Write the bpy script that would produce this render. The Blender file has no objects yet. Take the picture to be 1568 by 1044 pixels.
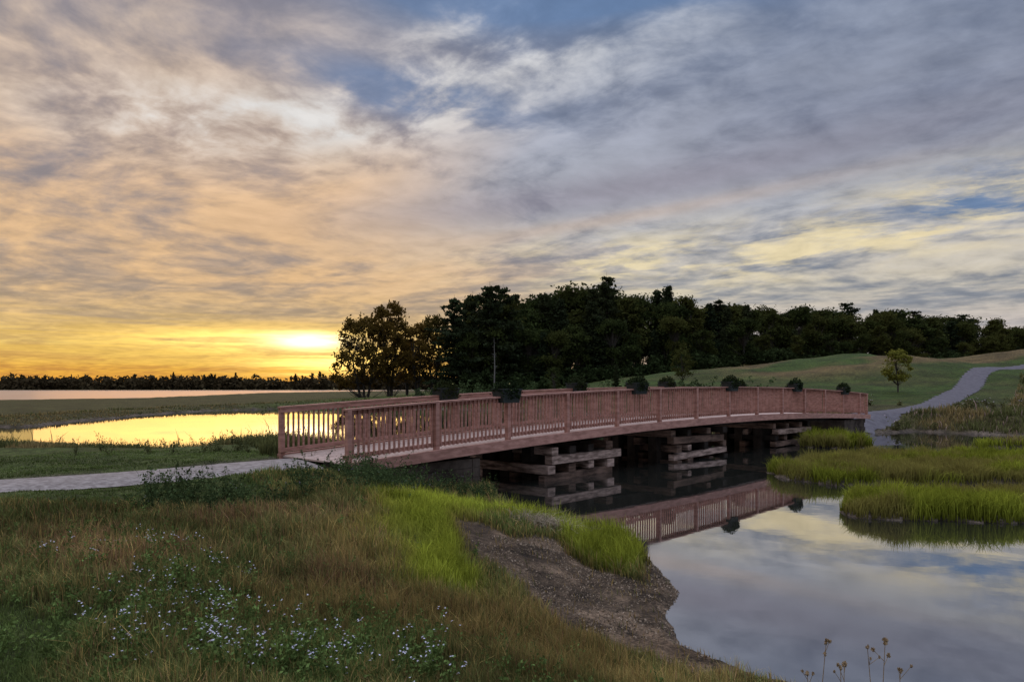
import bpy, math, numpy as np
from mathutils import Vector
rng = np.random.default_rng(7)
scene = bpy.context.scene
col = scene.collection
CAMZ = 2.56

# ------------------------------------------------------------------ helpers
def lin(c):
    o=[]
    for v in c:
        v=v/255.0
        o.append(v/12.92 if v<=0.04045 else ((v+0.055)/1.055)**2.4)
    return tuple(o)
def sm(t):
    t=np.clip(t,0,1); return t*t*(3-2*t)
def vnoise(x,y,seed=0):
    xi=np.floor(x); yi=np.floor(y); xf=x-xi; yf=y-yi
    def h(a,b):
        s=np.sin(a*127.1+b*311.7+seed*74.7)*43758.5453
        return s-np.floor(s)
    u=xf*xf*(3-2*xf); v=yf*yf*(3-2*yf)
    return (h(xi,yi)*(1-u)+h(xi+1,yi)*u)*(1-v)+(h(xi,yi+1)*(1-u)+h(xi+1,yi+1)*u)*v
def fbm(x,y,seed=0,oct=4):
    s=0;a=.5;t=0
    for i in range(oct):
        s=s+a*vnoise(x*2**i,y*2**i,seed+i*13); t+=a; a*=.5
    return s/t
def seg_dist(X,Y,pts,closed=False):
    d=np.full(X.shape,1e9)
    n=len(pts)
    for i in range(n if closed else n-1):
        ax,ay=pts[i]; bx,by=pts[(i+1)%n]
        dx,dy=bx-ax,by-ay
        t=np.clip(((X-ax)*dx+(Y-ay)*dy)/(dx*dx+dy*dy),0,1)
        d=np.minimum(d,np.hypot(X-ax-t*dx,Y-ay-t*dy))
    return d
def sdist(X,Y,pts):
    d=seg_dist(X,Y,pts,True)
    ins=np.zeros(X.shape,bool)
    n=len(pts)
    for i in range(n):
        ax,ay=pts[i]; bx,by=pts[(i+1)%n]
        if ay==by: continue
        c=((ay>Y)!=(by>Y)) & (X<(bx-ax)*(Y-ay)/(by-ay)+ax)
        ins^=c
    return np.where(ins,-d,d)   # positive outside
def mesh_obj(name,verts,faces_flat,nper,mats=(),matidx=None,colors=None,smooth=False,parent=None):
    me=bpy.data.meshes.new(name)
    verts=np.asarray(verts,dtype=np.float32)
    faces_flat=np.asarray(faces_flat,dtype=np.int32); nper=np.asarray(nper,dtype=np.int32)
    me.vertices.add(len(verts)); me.vertices.foreach_set('co',verts.ravel())
    me.loops.add(len(faces_flat)); me.loops.foreach_set('vertex_index',faces_flat)
    me.polygons.add(len(nper))
    st=np.concatenate([[0],np.cumsum(nper)[:-1]]).astype(np.int32)
    me.polygons.foreach_set('loop_start',st)
    me.polygons.foreach_set('loop_total',nper)
    if matidx is not None: me.polygons.foreach_set('material_index',np.asarray(matidx,dtype=np.int32))
    me.polygons.foreach_set('use_smooth',np.full(len(nper),smooth))
    me.update(calc_edges=True)
    if colors is not None:
        a=me.color_attributes.new('Col','FLOAT_COLOR','POINT')
        c=np.ones((len(verts),4),np.float32); c[:,:3]=colors
        a.data.foreach_set('color',c.ravel())
    for m in mats: me.materials.append(m)
    ob=bpy.data.objects.new(name,me); col.objects.link(ob)
    if parent: ob.parent=parent
    return ob
def empty(name,loc=(0,0,0)):
    e=bpy.data.objects.new(name,None); e.location=loc; col.objects.link(e); return e

class Boxes:
    def __init__(s): s.v=[];s.f=[];s.n=[];s.m=[]
    def box(s,c,ax,ay,az,mi=0):
        b=len(s.v); c=Vector(c);ax=Vector(ax);ay=Vector(ay);az=Vector(az)
        for k in (-1,1):
            for j in (-1,1):
                for i in (-1,1): s.v.append(tuple(c+ax*i+ay*j+az*k))
        for q in ((0,2,3,1),(4,5,7,6),(0,1,5,4),(2,6,7,3),(0,4,6,2),(1,3,7,5)):
            s.f+= [b+t for t in q]; s.n.append(4); s.m.append(mi)
    def beam(s,p0,p1,w,h,mi=0,up=(0,0,1)):
        p0=Vector(p0);p1=Vector(p1);d=p1-p0;L=d.length;d.normalize()
        side=d.cross(Vector(up)).normalized(); u=side.cross(d)
        s.box((p0+p1)/2,d*L/2,side*w/2,u*h/2,mi)
    def tube(s,p0,p1,r0,r1,n=5,mi=0):
        p0=Vector(p0);p1=Vector(p1);d=(p1-p0)
        if d.length<1e-5:return
        d.normalize(); a=d.cross(Vector((.3,.9,.2))).normalized(); b2=d.cross(a)
        b=len(s.v)
        for p,r in((p0,r0),(p1,r1)):
            for i in range(n):
                t=2*math.pi*i/n; s.v.append(tuple(p+a*math.cos(t)*r+b2*math.sin(t)*r))
        for i in range(n):
            j=(i+1)%n; s.f+=[b+i,b+j,b+n+j,b+n+i]; s.n.append(4); s.m.append(mi)
    def make(s,name,mats,parent=None,smooth=False):
        return mesh_obj(name,s.v,s.f,s.n,mats,s.m,None,smooth,parent)

# ------------------------------------------------------------------ node DSL
class G:
    def __init__(s,nt): s.nt=nt; s.L=nt.links
    def new(s,t): return s.nt.nodes.new(t)
    def put(s,sock,v):
        if isinstance(v,bpy.types.NodeSocket): s.L.new(v,sock)
        elif v is not None:
            if sock.type=='RGBA' and len(v)==3: v=(*v,1)
            sock.default_value=v
    def m(s,op,a,b=None,c=None,clamp=False):
        n=s.new('ShaderNodeMath'); n.operation=op; n.use_clamp=clamp
        s.put(n.inputs[0],a)
        if b is not None: s.put(n.inputs[1],b)
        if c is not None: s.put(n.inputs[2],c)
        return n.outputs[0]
    def ss(s,x,a,b,lo=0.0,hi=1.0):
        n=s.new('ShaderNodeMapRange'); n.interpolation_type='SMOOTHSTEP'
        s.put(n.inputs[0],x)
        if a<=b: vals=(a,b,lo,hi)
        else: vals=(b,a,hi,lo)
        for i,v in enumerate(vals): n.inputs[i+1].default_value=v
        return n.outputs[0]
    def noise(s,vec,scale,detail=4,rough=.5,dist=0.0,out=0):
        n=s.new('ShaderNodeTexNoise'); s.put(n.inputs['Vector'],vec)
        n.inputs['Scale'].default_value=scale;n.inputs['Detail'].default_value=detail
        n.inputs['Roughness'].default_value=rough;n.inputs['Distortion'].default_value=dist
        return n.outputs[out]
    def comb(s,x,y,z=0.0):
        n=s.new('ShaderNodeCombineXYZ'); s.put(n.inputs[0],x);s.put(n.inputs[1],y);s.put(n.inputs[2],z); return n.outputs[0]
    def sep(s,v):
        n=s.new('ShaderNodeSeparateXYZ'); s.put(n.inputs[0],v); return n.outputs
    def ramp(s,fac,stops,srgb=True):
        n=s.new('ShaderNodeValToRGB'); s.put(n.inputs[0],fac)
        e=n.color_ramp.elements
        while len(e)<len(stops): e.new(.5)
        for i,(p,c) in enumerate(stops):
            e[i].position=p; e[i].color=(*(lin(c) if srgb else c),1)
        return n.outputs[0]
    def mix(s,f,a,b,mode='MIX'):
        n=s.new('ShaderNodeMix'); n.data_type='RGBA'; n.blend_type=mode
        s.put(n.inputs[0],f); s.put(n.inputs[6],a); s.put(n.inputs[7],b); return n.outputs[2]

def material(name,fn):
    m=bpy.data.materials.new(name); m.use_nodes=True
    g=G(m.node_tree); b=m.node_tree.nodes['Principled BSDF']
    fn(g,b,m.node_tree.nodes['Material Output']); return m
def noisy(name,c1,c2,scale=5,rough=.8,stretch=(1,1,1),bump=.2,spec=.3,detail=6):
    def fn(g,b,o):
        tc=g.new('ShaderNodeTexCoord'); mp=g.new('ShaderNodeMapping'); mp.inputs['Scale'].default_value=stretch
        g.L.new(tc.outputs['Object'],mp.inputs[0])
        n=g.noise(mp.outputs[0],scale,detail,.6)
        f=g.ss(n,.3,.7)
        g.put(b.inputs['Base Color'],g.mix(f,c1,c2)); b.inputs['Roughness'].default_value=rough
        b.inputs['Specular IOR Level'].default_value=spec
        bp=g.new('ShaderNodeBump'); bp.inputs['Strength'].default_value=bump; bp.inputs['Distance'].default_value=.02
        g.L.new(n,bp.inputs['Height']); g.L.new(bp.outputs[0],b.inputs['Normal'])
    return material(name,fn)
def foliage_mat(name,attr=True,c=(.05,.07,.02),c2=(.02,.03,.01),trans=.35,scale=.5):
    def fn(g,b,o):
        if attr:
            a=g.new('ShaderNodeVertexColor'); a.layer_name='Col'; base=a.outputs[0]
        else:
            tc=g.new('ShaderNodeTexCoord'); n=g.noise(tc.outputs['Object'],scale,3,.6)
            base=g.mix(g.ss(n,.35,.65),c2,c)
            oi=g.new('ShaderNodeObjectInfo')
            base=g.mix(g.m('MULTIPLY',oi.outputs['Random'],.6),base,(c[0]*1.7,c[1]*1.2,c[2]))
        d=g.new('ShaderNodeBsdfDiffuse'); t=g.new('ShaderNodeBsdfTranslucent'); mx=g.new('ShaderNodeMixShader')
        g.put(d.inputs[0],base); g.put(t.inputs[0],base); mx.inputs[0].default_value=trans
        g.L.new(d.outputs[0],mx.inputs[1]); g.L.new(t.outputs[0],mx.inputs[2]); g.L.new(mx.outputs[0],o.inputs[0])
    return material(name,fn)

# ------------------------------------------------------------------ camera
cam=bpy.data.cameras.new('camera'); camo=bpy.data.objects.new('camera',cam); col.objects.link(camo)
camo.location=(0,0,CAMZ); camo.rotation_euler=(math.radians(90),0,0)
cam.sensor_width=36; cam.lens=26.0; cam.shift_y=0.044; cam.clip_end=6000; cam.clip_start=.05
scene.camera=camo
scene.view_settings.view_transform='Standard'; scene.view_settings.look='None'; scene.view_settings.exposure=0

# ------------------------------------------------------------------ sky
SUN_AZ=math.radians(-17.9); SUN_EL=math.radians(3.6)
w=bpy.data.worlds.new('World'); scene.world=w; w.use_nodes=True
nt=w.node_tree; nt.nodes.clear(); g=G(nt)
tc=g.new('ShaderNodeTexCoord'); D=tc.outputs['Generated']; x,y,z=g.sep(D)[0:3]
zc=g.m('MAXIMUM',z,0.0)
k=g.m('DIVIDE',1.0,g.m('ADD',zc,0.085))
px=g.m('MULTIPLY',x,k); py=g.m('MULTIPLY',y,k)
sa=math.radians(-48); sx,sy=math.sin(sa),math.cos(sa)
u=g.m('ADD',g.m('MULTIPLY',px,sx),g.m('MULTIPLY',py,sy))
v=g.m('SUBTRACT',g.m('MULTIPLY',px,sy),g.m('MULTIPLY',py,sx))
wv=g.noise(g.comb(u,v,3.1),.6,2,.5)
wv2=g.m('MULTIPLY',g.m('SUBTRACT',wv,.5),.8)
v=g.m('ADD',v,wv2)
n1=g.noise(g.comb(g.m('MULTIPLY',u,.42),v,5.2),.75,5,.5,.2)
n2=g.noise(g.comb(g.m('MULTIPLY',u,.72),v,9.3),2.3,7,.55,.25)
n3=g.noise(g.comb(u,g.m('MULTIPLY',v,1.0),4.4),7.0,5,.58,.2)
hor=g.m('SQRT',g.m('ADD',g.m('MULTIPLY',x,x),g.m('MULTIPLY',y,y)))
t=g.m('DIVIDE',x,g.m('MAXIMUM',hor,.001))
front=g.ss(y,-.3,.3)
wt=g.m('ADD',g.m('ADD',t,g.m('MULTIPLY',g.m('SUBTRACT',n1,.5),.6)),g.m('MULTIPLY_ADD',z,.5,-.10))
warm=g.m('MULTIPLY',g.ss(wt,.20,-.26),front)
lit0=g.ss(g.m('ADD',g.m('ADD',g.m('MULTIPLY',n1,.36),g.m('MULTIPLY',n2,.46)),g.m('MULTIPLY',n3,.18)),.39,.58)
calm=g.m('MULTIPLY',g.ss(t,.08,.40),g.ss(z,.20,.30))
lit=g.m('MULTIPLY',lit0,g.m('MULTIPLY_ADD',calm,-.55,1.0))
wl=g.ramp(z,[(0,(236,156,62)),(.02,(250,188,76)),(.05,(252,214,122)),(.08,(238,200,142)),(.13,(236,195,146)),(.25,(238,198,156)),(.4,(218,196,176)),(1,(200,195,200))])
wd=g.ramp(z,[(0,(186,116,60)),(.025,(212,152,76)),(.05,(204,166,110)),(.08,(186,162,134)),(.15,(170,154,144)),(.25,(156,148,152)),(.42,(150,145,154)),(1,(130,135,150))])
cl=g.ramp(z,[(0,(210,198,186)),(.07,(202,193,188)),(.12,(212,203,186)),(.17,(206,200,192)),(.23,(182,185,194)),(.32,(172,177,193)),(.46,(188,197,214)),(1,(200,210,230))])
cd=g.ramp(z,[(0,(162,156,156)),(.09,(144,149,158)),(.18,(124,134,153)),(.3,(120,127,148)),(.46,(114,129,157)),(1,(120,140,170))])
cloud=g.mix(warm,g.mix(lit,cd,cl),g.mix(lit,wd,wl))
def blob(px_,py_,rx,rz,tilt=0.0):
    dx=px_; dz=py_; L=math.sqrt(dx*dx+1+dz*dz); tt=dx/math.sqrt(dx*dx+1); zz=dz/L
    dt=g.m('SUBTRACT',t,tt); dzn=g.m('SUBTRACT',z,zz)
    if tilt: dzn=g.m('SUBTRACT',dzn,g.m('MULTIPLY',dt,tilt))
    a=g.m('DIVIDE',dt,rx); b=g.m('DIVIDE',dzn,rz)
    return g.m('MULTIPLY',g.m('EXPONENT',g.m('MULTIPLY',g.m('ADD',g.m('MULTIPLY',a,a),g.m('MULTIPLY',b,b)),-1.0)),front)
br=g.m('ADD',blob(-.42,.355,.17,.045),blob(-.02,.44,.20,.06,.15))
br=g.m('ADD',br,g.m('MULTIPLY',blob(-.22,.36,.12,.025),.8))
brf=g.m('MULTIPLY',g.m('MINIMUM',br,1.0),g.ss(g.m('ADD',g.m('MULTIPLY',n2,.7),g.m('MULTIPLY',n3,.3)),.42,.60))
cloud=g.mix(g.m('MULTIPLY',brf,.92),cloud,lin((230,229,228)))
sky=g.new('ShaderNodeTexSky'); sky.sky_type='NISHITA'; sky.sun_disc=False
sky.sun_elevation=SUN_EL; sky.sun_rotation=SUN_AZ
skyc=g.mix(1.0,sky.outputs[0],(.10,.10,.10),'MULTIPLY')
clear=g.mix(.8,skyc,lin((104,138,186)))
hb=g.m('ADD',g.m('ADD',blob(-.14,.395,.15,.030,-.12),blob(-.05,.53,.15,.035)),g.m('ADD',blob(.68,.25,.09,.022),blob(.14,.54,.2,.03)))
hole=g.m('MULTIPLY',g.m('MINIMUM',g.m('MULTIPLY',hb,1.4),1.0),g.ss(g.m('ADD',g.m('MULTIPLY',n3,.3),g.m('MULTIPLY',n2,.7)),.60,.44))
cloud=g.mix(g.m('MULTIPLY',hole,.8),cloud,clear)
cb=g.m('ADD',blob(.16,.165,.16,.030),g.m('ADD',blob(.40,.19,.22,.035,.1),blob(.66,.25,.10,.035)))
low=g.noise(g.comb(g.m('MULTIPLY',t,5.0),g.m('MULTIPLY',z,26.0),g.m('MULTIPLY',n2,1.5)),1.4,8,.6,.3)
cf=g.m('MULTIPLY',g.m('MINIMUM',cb,1.0),g.ss(g.m('ADD',g.m('MULTIPLY',low,.6),g.m('MULTIPLY',n2,.4)),.45,.60))
cloud=g.mix(g.m('MULTIPLY',cf,.85),cloud,lin((246,228,182)))
cloud=g.mix(g.m('MULTIPLY',blob(.15,.265,.34,.026,.11),.60),cloud,lin((144,137,152)))
cloud=g.mix(g.m('MULTIPLY',blob(.12,.222,.30,.009,.13),.45),cloud,lin((208,182,160)))
band=g.noise(g.comb(g.m('MULTIPLY',t,2.6),g.m('MULTIPLY',z,60.0),g.m('MULTIPLY',n1,.8)),1.5,6,.55,.2)
bf=g.ss(band,.42,.60)
gl=blob(-.325,.056,.40,.030)
cloud=g.mix(g.m('MULTIPLY',gl,g.m('MULTIPLY_ADD',bf,.68,.22)),cloud,lin((255,208,98)))
g2=g.m('ADD',blob(-.30,.060,.13,.012),blob(-.22,.030,.10,.018))
g2=g.m('MULTIPLY',g2,g.m('MULTIPLY_ADD',bf,1.1,.25))
add=g.new('ShaderNodeVectorMath'); add.operation='SCALE'; add.inputs[0].default_value=(1.0,.68,.20); g.put(add.inputs['Scale'],g.m('MULTIPLY',g2,1.3))
cloud=g.mix(1.0,cloud,add.outputs[0],'ADD')
g3=g.m('MULTIPLY',blob(-.275,.060,.040,.0085),g.m('MULTIPLY_ADD',bf,1.6,2.2))
add=g.new('ShaderNodeVectorMath'); add.operation='SCALE'; add.inputs[0].default_value=(1.0,.88,.55); g.put(add.inputs['Scale'],g3)
cloud=g.mix(1.0,cloud,add.outputs[0],'ADD')
cloud=g.mix(1.0,cloud,g.ramp(n3,[(.3,(232,232,232)),(.7,(255,255,255))]),'MULTIPLY')
zen_boost=g.m('MULTIPLY_ADD',g.ss(z,.50,.80),3.3,1.0)  # extra overhead sky gain, added out of view to brighten the foreground
bg=g.new('ShaderNodeBackground'); g.put(bg.inputs[0],cloud); g.put(bg.inputs[1],zen_boost)
o=g.new('ShaderNodeOutputWorld'); g.L.new(bg.outputs[0],o.inputs[0])

# veiled sun: weak and very soft
sun=bpy.data.lights.new('sun','SUN'); sun.energy=.22; sun.angle=math.radians(30); sun.color=(1,.55,.18)
so=bpy.data.objects.new('sun',sun); col.objects.link(so)
sd=Vector((math.sin(SUN_AZ)*math.cos(SUN_EL),math.cos(SUN_AZ)*math.cos(SUN_EL),math.sin(SUN_EL)))
so.rotation_euler=sd.to_track_quat('Z','Y').to_euler(); so.location=(0,0,30)

# ------------------------------------------------------------------ terrain layout (metres)
CREEK=[(2.13,6.4),(1.67,7.26),(1.73,8.3),(2.05,9.2),(2.05,10.0),(1.99,11.2),(1.85,12.6),(1.3,13.7),(.5,14.0),(.0,14.7),(-.3,16.6),(-.5,18.6),
 (-.9,20.5),(-3,24),(-7,28),(-10,31.5),(-10.9,33.8),(-11.4,30.5),(-12.5,28.9),(-16,30.5),(-20,32.0),(-25,33.5),(-45,37),(-80,40),
 (-80,46),(-50,46.5),(-31,46.5),(-31.5,54),(-32.5,63),(-31,76),(-24.5,85),(-10,84),(3,74),(11,62),(16,50),(17.0,43),(16.6,38),(18,38.6),
 (23,41.5),(26,38),(40,36),(60,32),(60,3.0),(20,3.5),(8,4.5),(4,5.2)]
LAKE=[(-400,60),(-150,112),(-88,126),(-76,146),(-82,200),(-89,256),(-72,330),(-45,420),(-40,470),(-500,455),(-1200,430),(-1200,60)]
ISL=[ [(7.3,20.2),(8.4,19.0),(11,18.9),(14,19.6),(17,20),(26,20.5),(26,25),(20,26.0),(15,25.6),(11.5,25.0),(9.2,23.4),(7.8,22.0)],
      [(6.6,15.2),(6.7,14.3),(8,13.9),(10,13.7),(20,13.4),(20,16.6),(13,16.4),(10,16.4),(8,16.2),(7.1,15.9)],
      [(12.2,31.2),(13.5,30.2),(15.2,31),(14.8,33),(13,33)],
      [(19.0,30.5),(30,29.5),(30,31.5),(21,32.2)] ]
BD=Vector((.68,.73,0)).normalized(); BN=Vector((BD.y,-BD.x,0))
B0=Vector((-3.4,15.3,0)); BW=2.6; BL=32.4
def bpt(s,off,zz):
    p=B0+BD*s-BN*off; return Vector((p.x,p.y,zz))
PATH_L=[tuple((B0+BD*.4-BN*1.3)[:2]),tuple((B0-BD*1.2-BN*1.3)[:2]),(-6.9,13.35),(-8.9,11.9),(-12,10.2),(-17,8.6),(-30,6)]
PATH_R=[tuple((B0+BD*32.0-BN*1.3)[:2]),(20.5,42.6),(24,46.6),(28.5,51.5),(34.5,59),(42.5,69),(48.5,77),(56,84),(70,92)]
def height(X,Y,detail=True):
    X=np.asarray(X,float);Y=np.asarray(Y,float)
    r=np.hypot(X,Y)
    wob=(fbm(X*1.1,Y*1.1,3)-.5)*np.clip(r*.035,.3,1.6)+(fbm(X*.2,Y*.2,8)-.5)*np.clip((r-20)*.06,0,3)
    dw=sdist(X,Y,CREEK)+wob*.8
    dl=sdist(X,Y,LAKE)+wob*2
    far=sm((Y-38)/6)
    base=.92*(1-far)+far*(.30+.65*sm((X+42)/32))
    base=base-.58*sm((-X-7)/4)*sm((Y-19)/6)*(1-far)
    hillamp=np.interp(X,[-25,0,6,21,35,45,50,57,66,83,120,200],[0,.5,1.2,3.0,4.3,5.5,6.3,5.7,6.1,7.1,8,8])
    mound=(fbm(X*.07,Y*.07,21,3)-.5)*2.8*sm((X-5)/25)
    hill=(hillamp+mound)*sm((Y-45)/65)*(1-.25*sm((Y-118)/50))
    left=sm((8-X)/6)*(1-far)
    L=4.6*left+(1-left)*3.2
    bank=np.where(dw>0,.10*sm(dw/.16)+(base-.10)*sm((dw-.1)/L),-.7*sm(-dw/1.5)-.03)
    h=bank+hill*sm(dw/12)
    h=np.where(dl<0,np.minimum(h,-.05-.5*sm(-dl/3)),np.minimum(h,np.where(dl<8,.02+h*sm(dl/6),h)))
    for P in ISL:
        di=sdist(X,Y,P)+wob*1.0
        h=np.where(di<0,np.maximum(h,.13*sm(-di/.25)),h)
    if detail:
        h=h+np.where(h>.05,(fbm(X*2.2,Y*2.2,5)-.5)*.09+(fbm(X*.5,Y*.5,15)-.5)*.16,0)*np.clip(h*2,0,1)
    dp=np.minimum(seg_dist(X,Y,PATH_L),seg_dist(X,Y,PATH_R))
    s=(X-B0.x)*BD.x+(Y-B0.y)*BD.y; off=-((X-B0.x)*BN.x+(Y-B0.y)*BN.y)
    under=(s>-.2)&(s<BL+.2)&(off>-.6)&(off<BW+.6)
    h=np.where(under,np.minimum(h,.55),h)
    hp=np.where(h>.3,h-.05*(1-sm((dp-.9)/.5)),h)
    return np.where(under,h,hp),dw,dp,dl

def ell(X,Y,cx,cy,rx,ry,rot=0,soft=.35):
    c,s=math.cos(rot),math.sin(rot); a=((X-cx)*c+(Y-cy)*s)/rx; b=(-(X-cx)*s+(Y-cy)*c)/ry
    return sm((1+soft-np.sqrt(a*a+b*b))/(2*soft))
def zones(X,Y,h,dw):
    n=fbm(X*.9,Y*.9,31)-.5; Xn=X+n*1.6; Yn=Y+(fbm(X*.9,Y*.9,37)-.5)*2.0
    near=(Y<19)&(X<4)
    z={}
    z['lush']=np.maximum.reduce([ell(Xn,Yn,-1.15,10.6,.85,2.3,-.15,.5),ell(Xn,Yn,-.75,13.6,.75,1.8,0,.5),ell(Xn,Yn,-1.0,8.3,.5,1.0,0,.6)])*(Y<18)*(dw>0.1)
    z['clump']=np.maximum(ell(X,Y,1.35,11.0,.62,1.5,0,.2),ell(X,Y,.25,12.75,.75,.6,0,.25))*(dw>0.0)
    z['mud']=np.clip(np.maximum.reduce([ell(Xn,Yn,.30,9.5,1.2,1.45,.3,.25),ell(Xn,Yn,1.0,7.8,.9,1.7,.3,.25),sm((.5-dw)/.2)*(Y<12)*(Y>5)*(X<4)])-z['clump'],0,1)
    z['red']=np.maximum(ell(Xn,Yn,-3.0,8.0,2.1,2.4,.3),ell(Xn,Yn,-1.7,6.6,1.0,.9))*near*(.15+.75*sm((fbm(X*.9,Y*.9,57)-.36)/.18))
    z['tan']=np.maximum.reduce([ell(Xn,Yn,-.1,6.1,1.9,1.3,-.3),ell(Xn,Yn,-1.7,9.0,.7,1.6),ell(Xn,Yn,-2.0,12.6,1.0,.8)])*near*(.25+.75*sm((fbm(X*.9,Y*.9,58)-.36)/.2))
    lawnL=sm((-X-3.0-.55*(Y-11))/1.0)*sm((Y-9.3+.15*(X+4))/.8)*near*(Y<17)
    z['lawn']=np.clip(np.maximum(lawnL,sm((-Xn-2.15-.35*(Y-4))/.35)*sm((5.6-Yn)/.5)),0,1)
    return z

C_LUSH=np.array((.25,.27,.03)); C_RED=np.array((.21,.115,.06)); C_TAN=np.array((.28,.19,.065)); C_LAWN=np.array((.088,.115,.034)); C_OL=np.array((.135,.14,.045)); C_MUD=np.array((.17,.12,.085))
def ground_colors(X,Y,h,dw,dp,dl):
    z=zones(X,Y,h,dw)
    c=np.tile(np.array((.07,.062,.027)),(len(X),1))
    def mixin(c,m,cc): m=m[:,None]; return c*(1-m)+np.asarray(cc)*m
    c=mixin(c,z['red'],C_RED*.4); c=mixin(c,z['tan'],C_TAN*.4); c=mixin(c,z['lawn'],C_LAWN)
    c=mixin(c,z['lush'],C_LUSH*.35); c=mixin(c,z['mud'],C_MUD)
    c=mixin(c,z['mud']*sm((fbm(X*1.8,Y*1.8,66)-.5)/.1)*.8,C_MUD*2.0)
    c=mixin(c,z['mud']*sm((.5-fbm(X*2.6,Y*2.6,67))/.12)*.7,C_MUD*.35)
    farm=sm((Y-30)/10)
    lawn=np.array((.070,.108,.020)); rough=np.array((.20,.14,.06)); marsh=np.array((.095,.088,.032))
    nn=fbm(X*.05,Y*.09,41)
    f=np.tile(marsh,(len(X),1)); f=mixin(f,sm((X+35)/15)*sm((Y-52)/8),lawn)
    crest=sm((X-24)/8)*sm((Y-76)/12)*sm((nn-.42)/.08)
    f=mixin(f,crest,rough)
    f=mixin(f,sm((X-30-(Y-45)*.72)/5)*sm((75-Y)/10)*sm((X-20)/4),rough*.9)
    f=mixin(f,sm((fbm(X*.4,Y*.4,61)-.5)/.2)*.35,marsh*.6)
    f=mixin(f,sm((fbm(X*.12,Y*.2,63)-.5)/.15)*.30*sm((X-5)/10),rough*.6)
    c=mixin(c,farm,f)
    leftlawn=sm((-X-4.2)/1)*sm((Y-12)/2)*(1-farm)*sm((dw-4)/2)
    c=mixin(c,leftlawn,C_LAWN*1.05)
    c=mixin(c,sm((.8-dw)/.5)*(Y>12),(.17,.135,.11))
    c=mixin(c,sm((3-dl)/3)*(Y>60),(.12,.10,.06))
    c=mixin(c,sm((1.35-dp)/.3)*(Y<20),(.14,.12,.09))
    return c

# ------------------------------------------------------------------ ground sheet
ang=np.concatenate([np.arange(-180,-46,4.0),np.arange(-46,46,.26),np.arange(46,180,4.0)])
ang=np.radians(ang)
rr=[0.6]
while rr[-1]<700: rr.append(rr[-1]*1.0155)
while rr[-1]<5000: rr.append(rr[-1]*1.2)
rr=np.array(rr)
A,R=np.meshgrid(ang,rr); X=(np.sin(A)*R).ravel();Y=(np.cos(A)*R).ravel()
h,dw,dp,dl=height(X,Y)
gc=ground_colors(X,Y,h,dw,dp,dl)
na=len(ang);nr=len(rr)
i,j=np.meshgrid(np.arange(nr-1),np.arange(na),indexing='ij'); i=i.ravel();j=j.ravel(); j2=(j+1)%na
F=np.stack([i*na+j,i*na+j2,(i+1)*na+j2,(i+1)*na+j],1)
V=np.stack([X,Y,h],1); V=np.vstack([V,[[0,0,height([0],[0])[0][0]]]]); gc=np.vstack([gc,[[.07,.07,.03]]])
tri=np.stack([np.full(na,len(V)-1),(np.arange(na)+1)%na,np.arange(na)],1)
fl=np.concatenate([F[:,::-1].ravel(),tri[:,::-1].ravel()])
def gfn(g,b,o):
    a=g.new('ShaderNodeVertexColor'); a.layer_name='Col'
    tc=g.new('ShaderNodeTexCoord')
    n=g.noise(tc.outputs['Object'],3.5,8,.7); n2=g.noise(tc.outputs['Object'],28,5,.7); n4=g.noise(tc.outputs['Object'],.35,6,.65)
    c=g.mix(1.0,a.outputs[0],g.ramp(n,[(.3,(105,105,105)),(.7,(255,250,240))]),'MULTIPLY')
    c=g.mix(1.0,c,g.ramp(n2,[(.3,(130,130,130)),(.65,(255,255,255))]),'MULTIPLY')
    c=g.mix(1.0,c,g.ramp(n4,[(.35,(190,185,180)),(.65,(255,255,255))]),'MULTIPLY')
    c=g.mix(1.0,c,(1.75,1.75,1.75),'MULTIPLY')
    g.put(b.inputs['Base Color'],c); b.inputs['Roughness'].default_value=.85; b.inputs['Specular IOR Level'].default_value=.1
    bp=g.new('ShaderNodeBump'); bp.inputs['Strength'].default_value=1.0; bp.inputs['Distance'].default_value=.08
    g.L.new(g.m('ADD',g.m('MULTIPLY',n2,.4),n),bp.inputs['Height']); g.L.new(bp.outputs[0],b.inputs['Normal'])
M_ground=material('ground_soil_and_turf',gfn)
mesh_obj('ground',V,fl,np.concatenate([np.full(len(F),4),np.full(na,3)]),[M_ground],None,gc,True)

# water
def wfn(g,b,o):
    tc=g.new('ShaderNodeTexCoord')
    P=tc.outputs['Object']
    n=g.noise(P,.6,3,.5); n2=g.noise(P,5.0,3,.5)
    bp=g.new('ShaderNodeBump'); bp.inputs['Strength'].default_value=.10; bp.inputs['Distance'].default_value=.02
    g.L.new(g.m('ADD',g.m('MULTIPLY',n2,.08),n),bp.inputs['Height'])
    d=g.new('ShaderNodeBsdfDiffuse'); d.inputs[0].default_value=(.02,.02,.016,1)
    gl=g.new('ShaderNodeBsdfGlossy')
    yy=g.sep(P)[1]
    g.put(gl.inputs[0],g.mix(g.ss(yy,95,120),(.90,.90,.92),(.66,.54,.46)))
    g.put(gl.inputs['Roughness'],g.m('ADD',g.ss(yy,95,120,.02,.28),g.ss(g.noise(P,.12,3,.5),.5,.62,0,.05)))
    g.L.new(bp.outputs[0],gl.inputs['Normal'])
    fr=g.new('ShaderNodeFresnel'); fr.inputs[0].default_value=1.33
    f=g.m('MULTIPLY_ADD',fr.outputs[0],.48,.50,clamp=True)
    mx=g.new('ShaderNodeMixShader'); g.L.new(f,mx.inputs[0]); g.L.new(d.outputs[0],mx.inputs[1]); g.L.new(gl.outputs[0],mx.inputs[2]); g.L.new(mx.outputs[0],o.inputs[0])
M_water=material('still_water',wfn)
mesh_obj('water',[(-3000,-300,0),(1500,-300,0),(1500,3000,0),(-3000,3000,0)],[0,1,2,3],[4],[M_water])

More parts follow.
